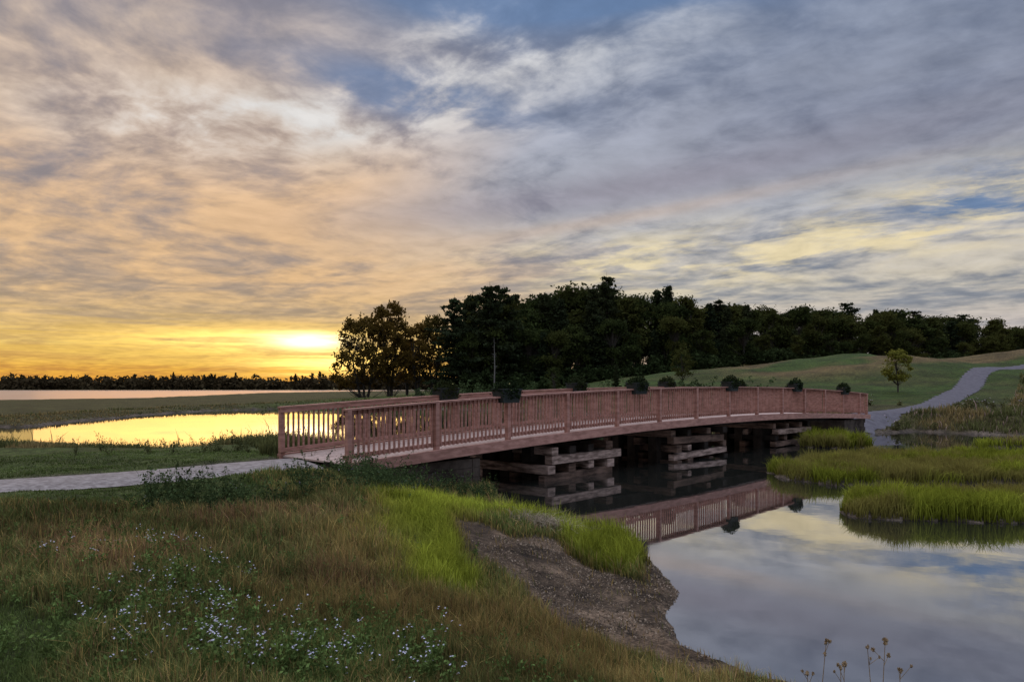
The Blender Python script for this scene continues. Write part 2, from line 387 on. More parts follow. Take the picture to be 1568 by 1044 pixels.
def ribbon(name,pts,w,mat,lift=.012):
    P=[Vector((*p,0)) for p in pts]
    Q=[]
    for i in range(len(P)-1):
        p0=P[max(i-1,0)];p1=P[i];p2=P[i+1];p3=P[min(i+2,len(P)-1)]
        n=max(4,int((p2-p1).length/.4))
        for k in range(n):
            t=k/n; Q.append(.5*((2*p1)+(-p0+p2)*t+(2*p0-5*p1+4*p2-p3)*t*t+(-p0+3*p1-3*p2+p3)*t**3))
    Q.append(P[-1]); n=len(Q); NC=7
    vs=[]
    for i,q in enumerate(Q):
        d=(Q[min(i+1,n-1)]-Q[max(i-1,0)]).normalized(); s=Vector((d.y,-d.x,0))
        for c in range(NC):
            o=(c/(NC-1)-.5)*w
            if c in(0,NC-1): o*=1+.10*math.sin(i*1.7+c)+.05*math.sin(i*4.1)
            p=q+s*o; vs.append((p.x,p.y))
    vs=np.array(vs); hh,_,_,_=height(vs[:,0],vs[:,1],False)
    crown=np.tile(np.array([-.05,0.02,.03,.035,.03,.02,-.05]),n)
    hh=hh+.05+crown+lift
    f=[]
    for i in range(n-1):
        for c in range(NC-1): a=i*NC+c; f+=[a,a+1,a+NC+1,a+NC]
    return mesh_obj(name,np.column_stack([vs,hh]),f,[4]*((n-1)*(NC-1)),[mat],None,None,True)
M_gravel=noisy('gravel_path',(.13,.105,.095),(.27,.23,.21),9,.95,bump=.6,spec=.1)
M_asph=noisy('asphalt_path',(.085,.075,.083),(.12,.108,.118),3,.95,bump=.2,spec=.05)
ribbon('gravel_path',PATH_L,2.0,M_gravel)
ribbon('paved_path',PATH_R,2.2,M_asph,.02)

# ------------------------------------------------------------------ bridge
M_rail=noisy('stained_rail_wood',(.22,.100,.072),(.38,.19,.145),3,.6,(1,1,4),.15)
M_deck=noisy('deck_boards',(.32,.22,.18),(.44,.32,.27),5,.7,(1,1,1),.2)
M_old=noisy('weathered_crib_timber',(.022,.014,.010),(.15,.092,.066),1.5,.9,(1,1,5),.6,.1)
M_pale=noisy('bleached_crib_timber',(.07,.045,.034),(.36,.25,.20),2.2,.9,(1,1,5),.6,.1)
M_dark=noisy('dark_timber',(.012,.009,.007),(.035,.027,.022),2,.9,bump=.4,spec=.05)  # near-black tone for inner girders, crib core posts and some crib beams
def ztop(s): return 2.54-.40*((s-17)/16)**2
def zdeck(s): return ztop(s)-1.13
bridge=empty('footbridge',(0,0,0))
b=Boxes(); s=0.0
while s<BL:
    z0=zdeck(s); p0=bpt(s+.07,-.16,z0-.02); p1=bpt(s+.07,BW+.16,z0-.02)
    b.beam(p0,p1,.134,.04,0); s+=.142
b.make('deck',[M_deck],bridge)
b=Boxes(); N=27
for off in (-.17,.75,1.85,BW+.17):
    for i in range(N):
        s0=BL*i/N; s1=BL*(i+1)/N
        edge=off in(-.17,BW+.17); dd=.23 if edge else .34
        w_=.10 if edge else .25
        top=.0 if edge else -.05
        b.beam(bpt(s0,off,zdeck(s0)+.03-dd/2+top),bpt(s1,off,zdeck(s1)+.03-dd/2+top),w_,dd,0 if edge else 1)
b.make('girders',[M_rail,M_dark],bridge)
for nm,off,outs in(('railing_near',0.0,-1),('railing_far',BW,1)):
    b=Boxes(); posts=[i*2.4 for i in range(14)]; posts[-1]=31.2; posts.append(BL-.05)
    for ps in posts:
        zt=ztop(ps)
        b.beam(bpt(ps,off+outs*.03,zdeck(ps)-.18),bpt(ps,off+outs*.03,zt-.035),.11,.11,0,up=BD)
    for i in range(40):
        s0=BL*i/40-(.08 if i==0 else 0); s1=BL*(i+1)/40+(.08 if i==39 else 0)
        b.beam(bpt(s0,off,ztop(s0)-.017),bpt(s1,off,ztop(s1)-.017),.17,.038)
        b.beam(bpt(s0,off+outs*-.055,ztop(s0)-.09),bpt(s1,off+outs*-.055,ztop(s1)-.09),.036,.09)
        b.beam(bpt(s0,off+outs*-.055,zdeck(s0)+.13),bpt(s1,off+outs*-.055,zdeck(s1)+.13),.036,.09)
    s=.14
    while s<BL-.05:
        if min(abs(s-p) for p in posts)>.08:
            j=rng.uniform(-.006,.006)
            b.beam(bpt(s+j,off+outs*-.017,zdeck(s)+.075),bpt(s+j,off+outs*-.017,ztop(s)-.045),.040,.036,0,up=BD)
        s+=.135
    b.make(nm,[M_rail],bridge)
def crib(name,sa,sb,seed):
    r=np.random.default_rng(seed); b=Boxes(); zt=min(zdeck(sa),zdeck(sb))-.30; zb=-.5; hgt=.25; lev=int((zt-zb)/hgt)+1
    for L in range(lev):
        zz=zt-hgt*(L+.5); 
        if L%2==1:
            for off in (.06,BW/2,BW-.06):
                e0,e1=r.uniform(-.35,.2,2); tl=r.uniform(-.05,.05)
                b.beam(bpt(sa-e0-.1,off+r.uniform(-.05,.05),zz-tl),bpt(sb+e1+.1,off+r.uniform(-.05,.05),zz+tl),r.uniform(.2,.26),hgt*r.uniform(.78,.98),r.choice([0,1,2],p=[.55,.05,.4]))
        else:
            for k in range(4):
                ss_=sa+.25+(sb-sa-.5)*k/3+r.uniform(-.18,.18)
                b.beam(bpt(ss_,.02-r.uniform(0,.16),zz+r.uniform(-.02,.02)),bpt(ss_+r.uniform(-.12,.12),BW+.1,zz),r.uniform(.22,.34),hgt*r.uniform(.75,.96),r.choice([0,1,2],p=[.6,.2,.2]))
    for k in range(3):
        ss_=sa+.5+(sb-sa-1.0)*k/2
        for off in(.7,BW*.5+.25,BW-.35): b.beam(bpt(ss_,off,-.5),bpt(ss_,off,zt),.34,.95,1,up=BD)
    b.make(name,[M_old,M_dark,M_pale],bridge)
crib('crib_pier_1',6.3,9.5,1); crib('crib_pier_2',12.7,16.6,2); crib('crib_pier_3',20.8,24.6,3)
b=Boxes()
for sa_,sgn in((3.6,1),(28.9,-1)):
    for L in range(7):
        zz=zdeck(sa_)-.42-.22*L
        b.beam(bpt(sa_,-.12,zz),bpt(sa_,BW+.12,zz),.24,.212)
        b.beam(bpt(sa_-sgn*.13,.0,zz),bpt(sa_-sgn*3.0,.0+.25*(L%2)*.2,zz),.22,.212)
        b.beam(bpt(sa_-sgn*.13,BW,zz),bpt(sa_-sgn*3.0,BW,zz),.22,.212)
b.make('abutments',[noisy('abutment_timber',(.02,.014,.011),(.085,.065,.052),1.5,.9,bump=.4,spec=.05)],bridge)

# ------------------------------------------------------------------ leaf helpers
def cards(C,size,r,flat=0.0):
    n=len(C); a=r.normal(size=(n,3)); a/=np.linalg.norm(a,axis=1)[:,None]
    q=r.normal(size=(n,3)); q-=a*np.sum(a*q,1)[:,None]; q/=np.linalg.norm(q,axis=1)[:,None]
    s=(np.asarray(size)*r.uniform(.6,1.4,n))[:,None]
    v=np.empty((n,4,3)); v[:,0]=C-a*s; v[:,1]=C+q*s*.55; v[:,2]=C+a*s; v[:,3]=C-q*s*.55
    return v.reshape(-1,3),np.arange(4*n)
M_leaf=foliage_mat('leaves_deciduous',False,(.050,.064,.019),(.014,.020,.008),.3,9)
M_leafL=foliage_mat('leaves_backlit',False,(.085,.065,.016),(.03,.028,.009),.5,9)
M_conif=foliage_mat('needles',False,(.026,.038,.018),(.009,.014,.008),.2,9)
M_bark=noisy('bark',(.03,.024,.02),(.08,.065,.055),4,.9,(1,1,.3),.5)
def build_tree_mesh(name,verts_leaf,bx,mleaf,cols=None):
    V=np.vstack([np.array(bx.v).reshape(-1,3),verts_leaf]); nv=len(bx.v); nl=len(verts_leaf)//4
    fl=np.concatenate([np.array(bx.f),np.arange(4*nl)+nv])
    nper=np.concatenate([np.array(bx.n),np.full(nl,4)]); mi=np.concatenate([np.zeros(len(bx.n)),np.ones(nl)])
    ob=mesh_obj(name,V,fl,nper,[M_bark,mleaf],mi)
    me=ob.data; bpy.data.objects.remove(ob); return me
def broadleaf(seed,width=.62,crown0=.25,clumps=60,per=100,ls=.0175,cr=.075,trunks=1,mat=None,dome=False):
    r=np.random.default_rng(seed); bx=Boxes(); L=[]
    top=.8; allpts=[]
    for tr in range(trunks):
        pts=[Vector(((tr-(trunks-1)/2)*.05,0,-.03))]
        lean=r.uniform(-.05,.05,2)+np.array([(tr-(trunks-1)/2)*.22,0])
        for i in range(1,6): pts.append(Vector((pts[0].x+lean[0]*i/5+r.uniform(-.012,.012),lean[1]*i/5+r.uniform(-.012,.012),top*i/5)))
        for i in range(5): bx.tube(pts[i],pts[i+1],.019*(1-i/5.6)+.003,.019*(1-(i+1)/5.6)+.003,6)
        allpts.append(pts)
    lobes=[]
    for _ in range(7):
        th=r.uniform(0,2*math.pi); zz=r.uniform(crown0+.08,.86); rad=width*.30*r.uniform(.2,1)*(1.15-zz*.6)
        lobes.append((np.array([math.cos(th)*rad,math.sin(th)*rad,zz]),r.uniform(.10,.17)*(1.2-.5*zz)*width/.62))
    lobes.append((np.array([r.uniform(-.04,.04),r.uniform(-.04,.04),.84]),.10))
    for c in range(clumps):
        if dome:
            th=r.uniform(0,2*math.pi); q_=r.uniform(0,1); zz=crown0+(.95-crown0)*q_
            rad=width*.5*math.sqrt(max(.05,1-((q_-.35)/.68)**2))*math.sqrt(r.uniform(.1,1))*r.uniform(.85,1.08)
            p=np.array([math.cos(th)*rad,math.sin(th)*rad,zz])
        else:
            lc,lr=lobes[r.integers(len(lobes))]
            d=r.normal(size=3); d/=np.linalg.norm(d); p=lc+d*lr*r.uniform(.35,1.15)*np.array([1.1,1.1,.85])
        if p[2]>.98: p[2]=.97-r.uniform(0,.04)
        pts=allpts[r.integers(trunks)]
        k=min(4,max(0,int(p[2]*.62/(top/5)))); q=pts[k]
        mid=(q+Vector(p))*.5+Vector((0,0,-.02))
        bx.tube(q,mid,.005,.003,4); bx.tube(mid,Vector(p),.003,.0008,4)
        n=int(per*r.uniform(.4,1.4)); rc=cr*r.uniform(.55,1.3)
        g_=r.normal(size=(n,3))*np.array([rc,rc,rc*.6])*.62
        if r.uniform()<.5: g_*= (1+.15*np.abs(r.normal(size=(n,1))))
        L.append(p+g_)
    L=np.vstack(L); L=L[L[:,2]>.03]
    v,_=cards(L,np.full(len(L),ls),r)
    return build_tree_mesh('broadleaf_mesh',v,bx,mat or M_leaf)
def conifer(seed,width=.36,crown0=.08,ls=.016,levels=26,power=.8,irreg=.3,dens=1.15):
    r=np.random.default_rng(seed); bx=Boxes(); L=[]
    bx.tube((0,0,-.03),(0,0,.5),.016,.009,6); bx.tube((0,0,.5),(0,0,.99),.009,.001,5)
    for i in range(levels):
        zz=crown0+(.97-crown0)*(i/levels); R=width*.5*((1-(i/levels))**power)+.012
        R*=r.uniform(.7,1.15)
        for k in range(int(6+3*(1-i/levels))):
            th=r.uniform(0,2*math.pi); RR=R*r.uniform(1-irreg*1.6,1+irreg); 
            end=np.array([math.cos(th)*RR,math.sin(th)*RR,zz+.03*RR+r.uniform(-.02,.02)])
            bx.tube((0,0,zz-.02),tuple(end),.0035,.001,3)
            n=int((18+190*RR)*dens); tt=r.uniform(.15,1.05,n)[:,None]
            P=np.array([0,0,zz])*(1-tt)+end*tt+r.normal(size=(n,3))*np.array([.016,.016,.007])*(1+.6*(1-tt))
            L.append(P)
    L=np.vstack(L); v,_=cards(L,np.full(len(L),ls),r)
    return build_tree_mesh('conifer_mesh',v,bx,M_conif)
BRO=[broadleaf(11),broadleaf(12,width=.75,crown0=.18),broadleaf(13,width=.6,crown0=.3),broadleaf(14,width=.68,crown0=.12,clumps=75),broadleaf(15,width=.9,crown0=.15,clumps=75,per=95,cr=.065),broadleaf(16,width=.7,crown0=.2,clumps=90,per=80,cr=.055)]
AIRY=[broadleaf(61,width=1.0,crown0=.14,clumps=130,per=66,cr=.060,trunks=3,ls=.019,mat=M_leafL,dome=True),
      broadleaf(62,width=.62,crown0=.18,clumps=90,per=64,cr=.055,trunks=2,ls=.019,mat=M_leafL,dome=True),
      broadleaf(63,width=.62,crown0=.34,clumps=64,per=58,cr=.055,trunks=2,ls=.019,mat=M_leafL,dome=True)]
CON=[conifer(21),conifer(22,width=.55,power=.55,irreg=.5,levels=18,crown0=.1),conifer(23,width=.30)]
def gz(X,Y): return float(height(np.array([X]),np.array([Y]))[0][0])
def tree(name,me,X,Y,H,rot=None,wx=1.0,parent=None):
    ob=bpy.data.objects.new(name,me); col.objects.link(ob); ob.location=(X,Y,gz(X,Y)-.02)
    ob.scale=(H*wx,H*wx,H); ob.rotation_euler=(0,0,rng.uniform(0,6.28) if rot is None else rot)
    if parent: ob.parent=parent
    return ob
SKX=[-.235,-.21,-.165,-.14,-.12,-.10,-.085,-.05,-.025,0,.03,.065,.10,.13,.16,.2,.24,.3,.36,.42,.50,.56,.62,.66,.70,.80]
SKZ=[.07,.085,.112,.085,.085,.095,.118,.124,.136,.124,.130,.134,.126,.136,.130,.128,.126,.118,.115,.108,.108,.102,.096,.089,.080,.07]
DISX=[-.25,-.08,.06,.2,.37,.55,.7,.8]; DISY=[118,116,122,132,148,168,188,200]
def slope_tree(name,me,tx,fac=1.0,dy=0,wx=1.0,parent=None,top=None,rot=None):
    Yd=float(np.interp(tx,DISX,DISY))+dy; Xd=tx*Yd
    sl=(float(np.interp(tx,SKX,SKZ)) if top is None else top)
    H=(sl*Yd+CAMZ-gz(Xd,Yd))*fac
    return tree(name,me,Xd,Yd,H,rot,wx,parent)
slope_tree('maple_tree',AIRY[0],-.200,top=.096,wx=.82,rot=0)
slope_tree('oak_tree',AIRY[1],-.165,top=.116,dy=2,wx=.80,rot=1)
slope_tree('maple_tree',AIRY[2],-.128,top=.088,dy=5,wx=.85)
slope_tree('oak_tree',AIRY[1],-.106,top=.098,dy=8,wx=.85)
slope_tree('maple_tree',AIRY[2],-.142,top=.066,dy=12,wx=.9)
slope_tree('pine_tree',CON[1],-.078,top=.125,dy=-3,wx=.95)
slope_tree('pine_tree',CON[1],-.030,top=.143,dy=-2,wx=1.0,rot=2)
slope_tree('pine_tree',CON[1],-.053,top=.130,dy=3,wx=1.05,rot=4)
slope_tree('pine_tree',CON[1],-.012,top=.140,dy=1,wx=.85,rot=5)
slope_tree('pine_tree',CON[1],.128,top=.156,dy=2,wx=.75)
slope_tree('pine_tree',CON[1],.112,top=.139,dy=6,wx=.75)
wood=empty('woodland')
tx=-.055
while tx<.80:
    for row,(fac,dy) in enumerate(((.72,-3),(.93,4),(1.0,12),(.92,22))):
        if row==3 and tx<0: continue
        t_=tx+rng.uniform(-.012,.012)
        me=(BRO+CON)[rng.choice(9,p=[.15,.14,.10,.14,.07,.12,.12,.08,.08])]
        f=fac*rng.uniform(.90,1.05)
        if me in CON: f*=1.06
        if row==0: f*=rng.uniform(.7,1.05)
        slope_tree('woodland_tree',me,t_,f,dy+rng.uniform(-2,2),rng.uniform(.9,1.15),wood)
    tx+=.025 if tx<.4 else .021
r=np.random.default_rng(5); bx=Boxes(); bx.tube((0,0,0),(.1,0,4),.11,.08,6); bx.tube((.1,0,4),(.0,.1,8.2),.08,.015,5)
for i in range(26):
    zz=r.uniform(1.2,7.8); th=r.uniform(0,6.28); l=r.uniform(.4,1.1)*(1.1-zz/9); bx.tube((.08,0,zz),(math.cos(th)*l,math.sin(th)*l,zz+.25*l),.022,.006,4)
M_snag=noisy('bleached_wood',(.10,.09,.08),(.17,.15,.14),3,.9)
ob=bx.make('dead_tree',[M_snag]); ob.location=(-2.55,105,gz(-2.55,105)-.1)

M_sap=foliage_mat('leaves_sapling',False,(.13,.15,.03),(.07,.085,.02),.4,6)
def sapling(name,X,Y,H,seed,w=.75,per=45,m=None):
    me=broadleaf(seed,width=w,crown0=.3,clumps=46,per=per,ls=.028,cr=.07,mat=m or M_sap,dome=True)
    return tree(name,me,X,Y,H)
sapling('young_tree',34.6,66.3,3.9,51,.62,50)
sapling('young_tree',4.3,76,3.6,52,.42,22,M_leaf)
sapling('young_tree',18.5,80,4.2,53,.6,30,M_leaf)
tree('young_spruce_tree',CON[2],11.0,78,3.2)

# ------------------------------------------------------------------ far shore
r=np.random.default_rng(77); C=[]
for i in range(800):
    Xc=r.uniform(-620,130); Yc=478+r.uniform(0,26)-(abs(Xc)*.03 if Xc<0 else 0); H=6.2+3.4*fbm(np.array([Xc*.02]),np.array([0.]),4)[0]+r.uniform(-1.2,2.0)+(1.5 if Xc<-350 else 0)
    n=60; p=r.normal(size=(n,3))*np.array([2.6,1.6,H*.28])+np.array([Xc,Yc,H*.42]); p=p[(p[:,2]<H)&(p[:,2]>.3)]; C.append(p)
for i in range(60):
    Xc=r.uniform(-620,100); H=r.uniform(7.5,10.5); n=40; zz=r.uniform(0,1,n); p=np.column_stack([Xc+r.normal(size=n)*1.5*(1-zz),np.full(n,480.),1+zz*H]); C.append(p)
C=np.vstack(C); v,f=cards(C,np.full(len(C),1.3),r)
M_far=foliage_mat('far_foliage',False,(.045,.04,.022),(.026,.024,.015),.15,.05)
mesh_obj('distant_treeline',v,f,np.full(len(C),4),[M_far])

# ------------------------------------------------------------------ grasses
M_grass=foliage_mat('grass_blades',True,trans=.3)
def blades(name,P,H,Wd,colr,lean=.35,curv=.5,seed=1,tipc=1.25,winddir=None):
    r=np.random.default_rng(seed); n=len(P)
    th=r.uniform(0,2*np.pi,n); d=np.stack([np.cos(th),np.sin(th)],1)
    ln=(np.abs(r.normal(size=n))*lean)[:,None]; th2=r.uniform(0,2*np.pi,n); ld=np.stack([np.cos(th2),np.sin(th2)],1)
    if winddir is not None: ld=ld*.7+np.array(winddir)*.6
    H=H[:,None];Wd=Wd[:,None]
    V=np.zeros((n,5,3)); base=P[:,:2]
    V[:,0,:2]=base-d*Wd*.5; V[:,1,:2]=base+d*Wd*.5; V[:,0,2]=V[:,1,2]=P[:,2]-.02
    m=base+ld*ln*H*.35; V[:,2,:2]=m+d*Wd*.38; V[:,3,:2]=m-d*Wd*.38; V[:,2,2]=V[:,3,2]=P[:,2]+H[:,0]*.55
    V[:,4,:2]=base+ld*ln*H*(1.0+curv*.3); V[:,4,2]=P[:,2]+H[:,0]*(1-.25*np.clip(ln[:,0],0,1.5))
    b=np.arange(n)*5
    q=np.stack([b,b+1,b+2,b+3],1); t=np.stack([b+3,b+2,b+4],1)
    fl=np.concatenate([q,t],1).ravel(); nper=np.tile([4,3],n)
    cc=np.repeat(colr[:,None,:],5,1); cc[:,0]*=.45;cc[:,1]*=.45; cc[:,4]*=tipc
    return mesh_obj(name,V.reshape(-1,3),fl,nper,[M_grass],None,cc.reshape(-1,3))
def logpolar(n,r0,r1,a0,a1,seed):
    r=np.random.default_rng(seed); a=np.radians(r.uniform(a0,a1,n)); R=np.exp(r.uniform(np.log(r0),np.log(r1),n))
    return np.sin(a)*R,np.cos(a)*R,R,r
X,Y,R,r=logpolar(580000,3.0,21,-42,32,101)
h,dw,dp,dl=height(X,Y); s=(X-B0.x)*BD.x+(Y-B0.y)*BD.y; off=-((X-B0.x)*BN.x+(Y-B0.y)*BN.y)
under=(s>.3)&(off>-.1)
keep=(dw>.03)&(h>.03)&(dp>1.0)&~under
X,Y,R,h,dw,dp=[q[keep] for q in(X,Y,R,h,dw,dp)]
zn=zones(X,Y,h,dw); n=len(X)
cl=fbm(X*1.6,Y*1.6,71); cl2=fbm(X*5,Y*5,72,2); cl3=fbm(X*.9,Y*.9,73)
C=np.tile(C_OL,(n,1)); Hh=np.full(n,.17); dens=np.full(n,.72)
gm=sm((cl3-.50)/.15)[:,None]; C=C*(1-gm)+np.array((.11,.15,.04))*gm
C=C*(1-sm((cl-.45)/.2)[:,None]*.4)
def mx(A,m,B): 
    return A*(1-m)+B*m
for key,cc,hh,de in(('red',C_RED,.22,.8),('tan',C_TAN,.20,.8),('lawn',C_LAWN,.035,.6),('lush',C_LUSH,.22,1.0),('clump',C_LUSH,.28,1.0),('mud',C_TAN*1.1,.07,.025)):
    m=zn[key]; C=mx(C,m[:,None],cc); Hh=mx(Hh,m,hh); dens=mx(dens,m,de)
beyond=(Y>14.5+(X+5)*.9)&(X<-4)&(dw>5); Hh=np.where(beyond,.035,Hh); C=np.where(beyond[:,None],C_LAWN*1.15,C)
mixr=r.uniform(size=n)
nolawn=(zn['lawn']<.5)&~beyond&(zn['lush']<.6)&(zn['clump']<.6)
sw=(mixr<.14)&nolawn; C[sw]=C_TAN*1.15; sw=(mixr>.78)&nolawn; C[sw]=C_OL; sw=(mixr>.14)&(mixr<.21)&nolawn; C[sw]=C_RED*1.1
dr=sm((fbm(X*.55+3,Y*.75,78)-.34)/.3)
C=C*(r.uniform(.55,1.4,n)*(.55+.7*cl)*(.76+.55*dr))[:,None]
Hh=Hh*r.uniform(.45,1.3,n)*(.35+1.3*cl2)*np.clip((dp-.9)/.8,.3,1)
kp=(r.uniform(size=n)<dens)
P=np.column_stack([X,Y,h])
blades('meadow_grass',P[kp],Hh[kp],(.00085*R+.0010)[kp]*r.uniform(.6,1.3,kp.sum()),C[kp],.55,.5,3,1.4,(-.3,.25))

def region_pts(poly,n,seed):
    r=np.random.default_rng(seed); P=np.array(poly); lo=P.min(0);hi=P.max(0)
    X=r.uniform(lo[0],hi[0],n);Y=r.uniform(lo[1],hi[1],n)
    kk=(np.abs(X/Y)<.75); return X[kk],Y[kk],r
allP=[];allH=[];allW=[];allC=[]
for idx,(poly,n,hh) in enumerate(zip(ISL,(110000,80000,7000,9000),(.36,.36,.5,.3))):
    X,Y,r=region_pts(poly,n,200+idx); X=X+r.normal(size=len(X))*.12; Y=Y+r.normal(size=len(X))*.12
    hz,_,_,_=height(X,Y); kk=hz>.02; X=X[kk];Y=Y[kk];hz=hz[kk]
    nn=fbm(X*.8,Y*.8,91); n2=fbm(X*2.5,Y*2.5,92)
    c=C_LUSH*(.36+.7*nn)[:,None]*r.uniform(.55,1.35,len(X))[:,None]
    br_=sm((fbm(X*.35,Y*.7,95)-.42)/.15)[:,None]*.7; c=c*(1-br_)+np.array((.18,.135,.045))*br_
    allP.append(np.column_stack([X,Y,hz]));allH.append(hh*(.15+1.5*n2)*r.uniform(.6,1.25,len(X)));allW.append(.0010*np.hypot(X,Y)*r.uniform(.7,1.3,len(X)));allC.append(c)
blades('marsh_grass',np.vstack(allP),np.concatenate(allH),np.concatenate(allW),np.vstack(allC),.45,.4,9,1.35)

X,Y,R,r=logpolar(360000,18,95,-40,40,303)
h,dw,dp,dl=height(X,Y); s=(X-B0.x)*BD.x+(Y-B0.y)*BD.y; off=-((X-B0.x)*BN.x+(Y-B0.y)*BN.y)
isl=np.zeros(len(X),bool)
for P_ in ISL: isl|=sdist(X,Y,P_)<.6
bank=(dw>.25)&(dw<5.5)&(h>.04)&~isl&(dp>1.3)&~((off>-.2)&(off<BW+.2)&(s<BL))
bank|=(X>20)&(X-30-(Y-45)*.72>0)&(Y<75)&(dp>1.6)&(h>.1)
bank|=(Y>45)&(Y<62)&(X>-8)&(X<24)&(dw>.3)&(dw<7)&(dp>1.8)
bank&=~((X<-20)&(Y>44)&(r.uniform(size=len(X))<.6))
X,Y,R,h,dw=[q[bank] for q in(X,Y,R,h,dw)]; n=len(X)
nn=fbm(X*.5,Y*.5,44); c=np.tile(np.array((.085,.088,.032)),(n,1)); tn=sm((nn-.46)/.15)[:,None]; c=c*(1-tn)+np.array((.19,.14,.06))*tn
pk=(r.uniform(size=n)<.04)&(X>22); c[pk]=(.3,.2,.17)
c*=r.uniform(.55,1.35,n)[:,None]*1.25
Hh=(.22+.4*fbm(X*1.2,Y*1.2,46)**2*2)*r.uniform(.4,1.1,n); Hh=np.where((X<-15)&(Y>44),Hh*.5,Hh)
Hh=np.where((X<-6)&(Y<44),Hh*np.where(dw>3.2,.62,.26),Hh)
tl=(r.uniform(size=n)<.010)&(Y<45)&(dw>1.5); Hh[tl]*=2.4
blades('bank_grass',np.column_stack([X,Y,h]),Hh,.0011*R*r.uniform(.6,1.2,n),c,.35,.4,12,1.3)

# ------------------------------------------------------------------ weeds / asters / shrubs
def weeds(name,XY,H,leafc,leafsize,nst,nleaf,seed,flower=None,fprob=0,spread=.12,fs=.011):
    r=np.random.default_rng(seed); n=len(XY); hz=height(XY[:,0],XY[:,1])[0]
    P=np.column_stack([XY,hz]); P=np.repeat(P,nst,0); HH=np.repeat(H*r.uniform(.5,1.25,n),nst)*r.uniform(.5,1.1,n*nst)
    ln=r.normal(size=(n*nst,2))*spread; top=P+np.column_stack([ln*HH[:,None]/.4,HH])
    ww=.0035
    m=len(P); V=[];CC=[]
    v=np.zeros((m,4,3)); v[:,0]=P;v[:,1]=P;v[:,2]=top;v[:,3]=top; v[:,0,0]-=ww;v[:,1,0]+=ww;v[:,2,0]+=ww*.4;v[:,3,0]-=ww*.4; v[:,0:2,2]-=.02
    V.append(v.reshape(-1,3)); CC.append(np.tile(leafc*.7,(m*4,1)))
    t_=r.uniform(.12,1.0,(m,nleaf,1)); L=(P[:,None]*(1-t_)+top[:,None]*t_)
    L=L+r.normal(size=L.shape)*np.array([.03,.03,.01])*np.minimum(1.6,(1.3-t_*.7))*(leafsize/.02)
    L=L.reshape(-1,3); v,_=cards(L,np.full(len(L),leafsize),r); V.append(v)
    pc=np.repeat(r.uniform(.6,1.4,(n,1)),nst*nleaf,0)
    lc=leafc*r.uniform(.5,1.5,(len(L),1))*pc; CC.append(np.repeat(lc,4,0))
    V=np.vstack(V);CC=np.vstack(CC)
    if flower is not None:
        k=r.uniform(size=m)<fprob; T=np.repeat(top[k],4,0); T=T+r.normal(size=T.shape)*np.array([.03,.03,.02]); 
        q=len(T); a=r.uniform(0,6.28,q)
        fv=[]
        for j in range(3):
            aa=a+j*math.pi/3; dx=np.stack([np.cos(aa),np.sin(aa),r.normal(size=q)*.3],1)*fs; dy=np.stack([-np.sin(aa),np.cos(aa),np.zeros(q)],1)*fs*.3
            zo=np.array([0,0,.0012*j])
            fv.append(np.stack([T-dx+zo,T-dy+zo,T+dx+zo,T+dy+zo],1).reshape(-1,3))
        fv=np.vstack(fv); V=np.vstack([V,fv]); CC=np.vstack([CC,np.tile(np.array(flower),(len(fv),1))])
    nf=len(V)//4
    return mesh_obj(name,V,np.arange(4*nf),np.full(nf,4),[M_grass],None,CC)
def scatter(cx,cy,rx,ry,n,seed):
    r=np.random.default_rng(seed); return np.column_stack([cx+r.normal(size=n)*rx,cy+r.normal(size=n)*ry])
GR=np.array((.10,.14,.04)); DK=np.array((.055,.078,.03))
A=np.vstack([scatter(-2.5,5.4,.35,.3,24,1),scatter(-1.4,4.45,.4,.22,50,2),scatter(-.45,4.5,.2,.2,14,3),scatter(-3.6,6.9,.3,.3,10,4),scatter(-2.2,4.5,.2,.2,12,14),scatter(-2.9,6.1,.5,.2,8,24)])
weeds('aster_plants',A,np.full(len(A),.30),GR,.014,4,26,61,(.70,.66,.76),.36,.12,.010)
W=np.vstack([scatter(-1.6,4.9,1.0,.5,120,31),scatter(-2.6,6.0,.6,.6,45,32),scatter(-.2,5.0,.7,.4,35,33),scatter(-4.5,8.0,.7,.8,40,34),scatter(-2.4,9.5,1.2,1.2,20,36),scatter(-3.2,7.2,1.2,.8,20,37)])
weeds('leafy_weeds',W,np.full(len(W),.22),GR*.95,.012,4,26,67,None,0,.16)
W=np.vstack([scatter(-4.1,10.2,.6,.5,26,5),scatter(-2.9,12.0,.5,.8,22,6),scatter(-2.1,14.2,.5,.6,34,7),scatter(-1.0,15.8,.4,.5,14,8),scatter(-2.9,14.4,.25,.3,18,9)])
weeds('tall_weeds',W,np.full(len(W),.54),DK,.019,6,32,62,(.35,.25,.4),.06,.16)
W=np.vstack([scatter(-8.0,18.5,1.6,.7,20,15),scatter(-11.0,24.5,2.2,.8,34,16),scatter(-7.4,24,.8,1.4,26,17),scatter(-18,26.5,3,.8,26,18)])
weeds('pond_edge_weeds',W,np.full(len(W),.42),np.array((.08,.085,.035)),.022,5,18,63,None,0,.14)
W=np.column_stack([rng.uniform(-12,24,260),rng.uniform(52,90,260)]); hh_=height(W[:,0],W[:,1]); W=W[(hh_[1]>.5)&(hh_[1]<9)&(hh_[2]>2)]
weeds('waterside_shrubs',W,np.random.default_rng(3).uniform(.7,2.0,len(W)),np.array((.05,.07,.028)),.11,7,44,64,None,0,.12)
W=np.vstack([scatter(33,50,4,3,60,35),scatter(21.5,41.5,1.2,.6,25,36)]); hh_=height(W[:,0],W[:,1]); W=W[(hh_[1]>.3)&(hh_[2]>1.6)]
weeds('wildflower_patch',W,np.full(len(W),.7),np.array((.10,.095,.04)),.06,5,16,65,(.5,.42,.45),.3,.14,.05)
W=[]
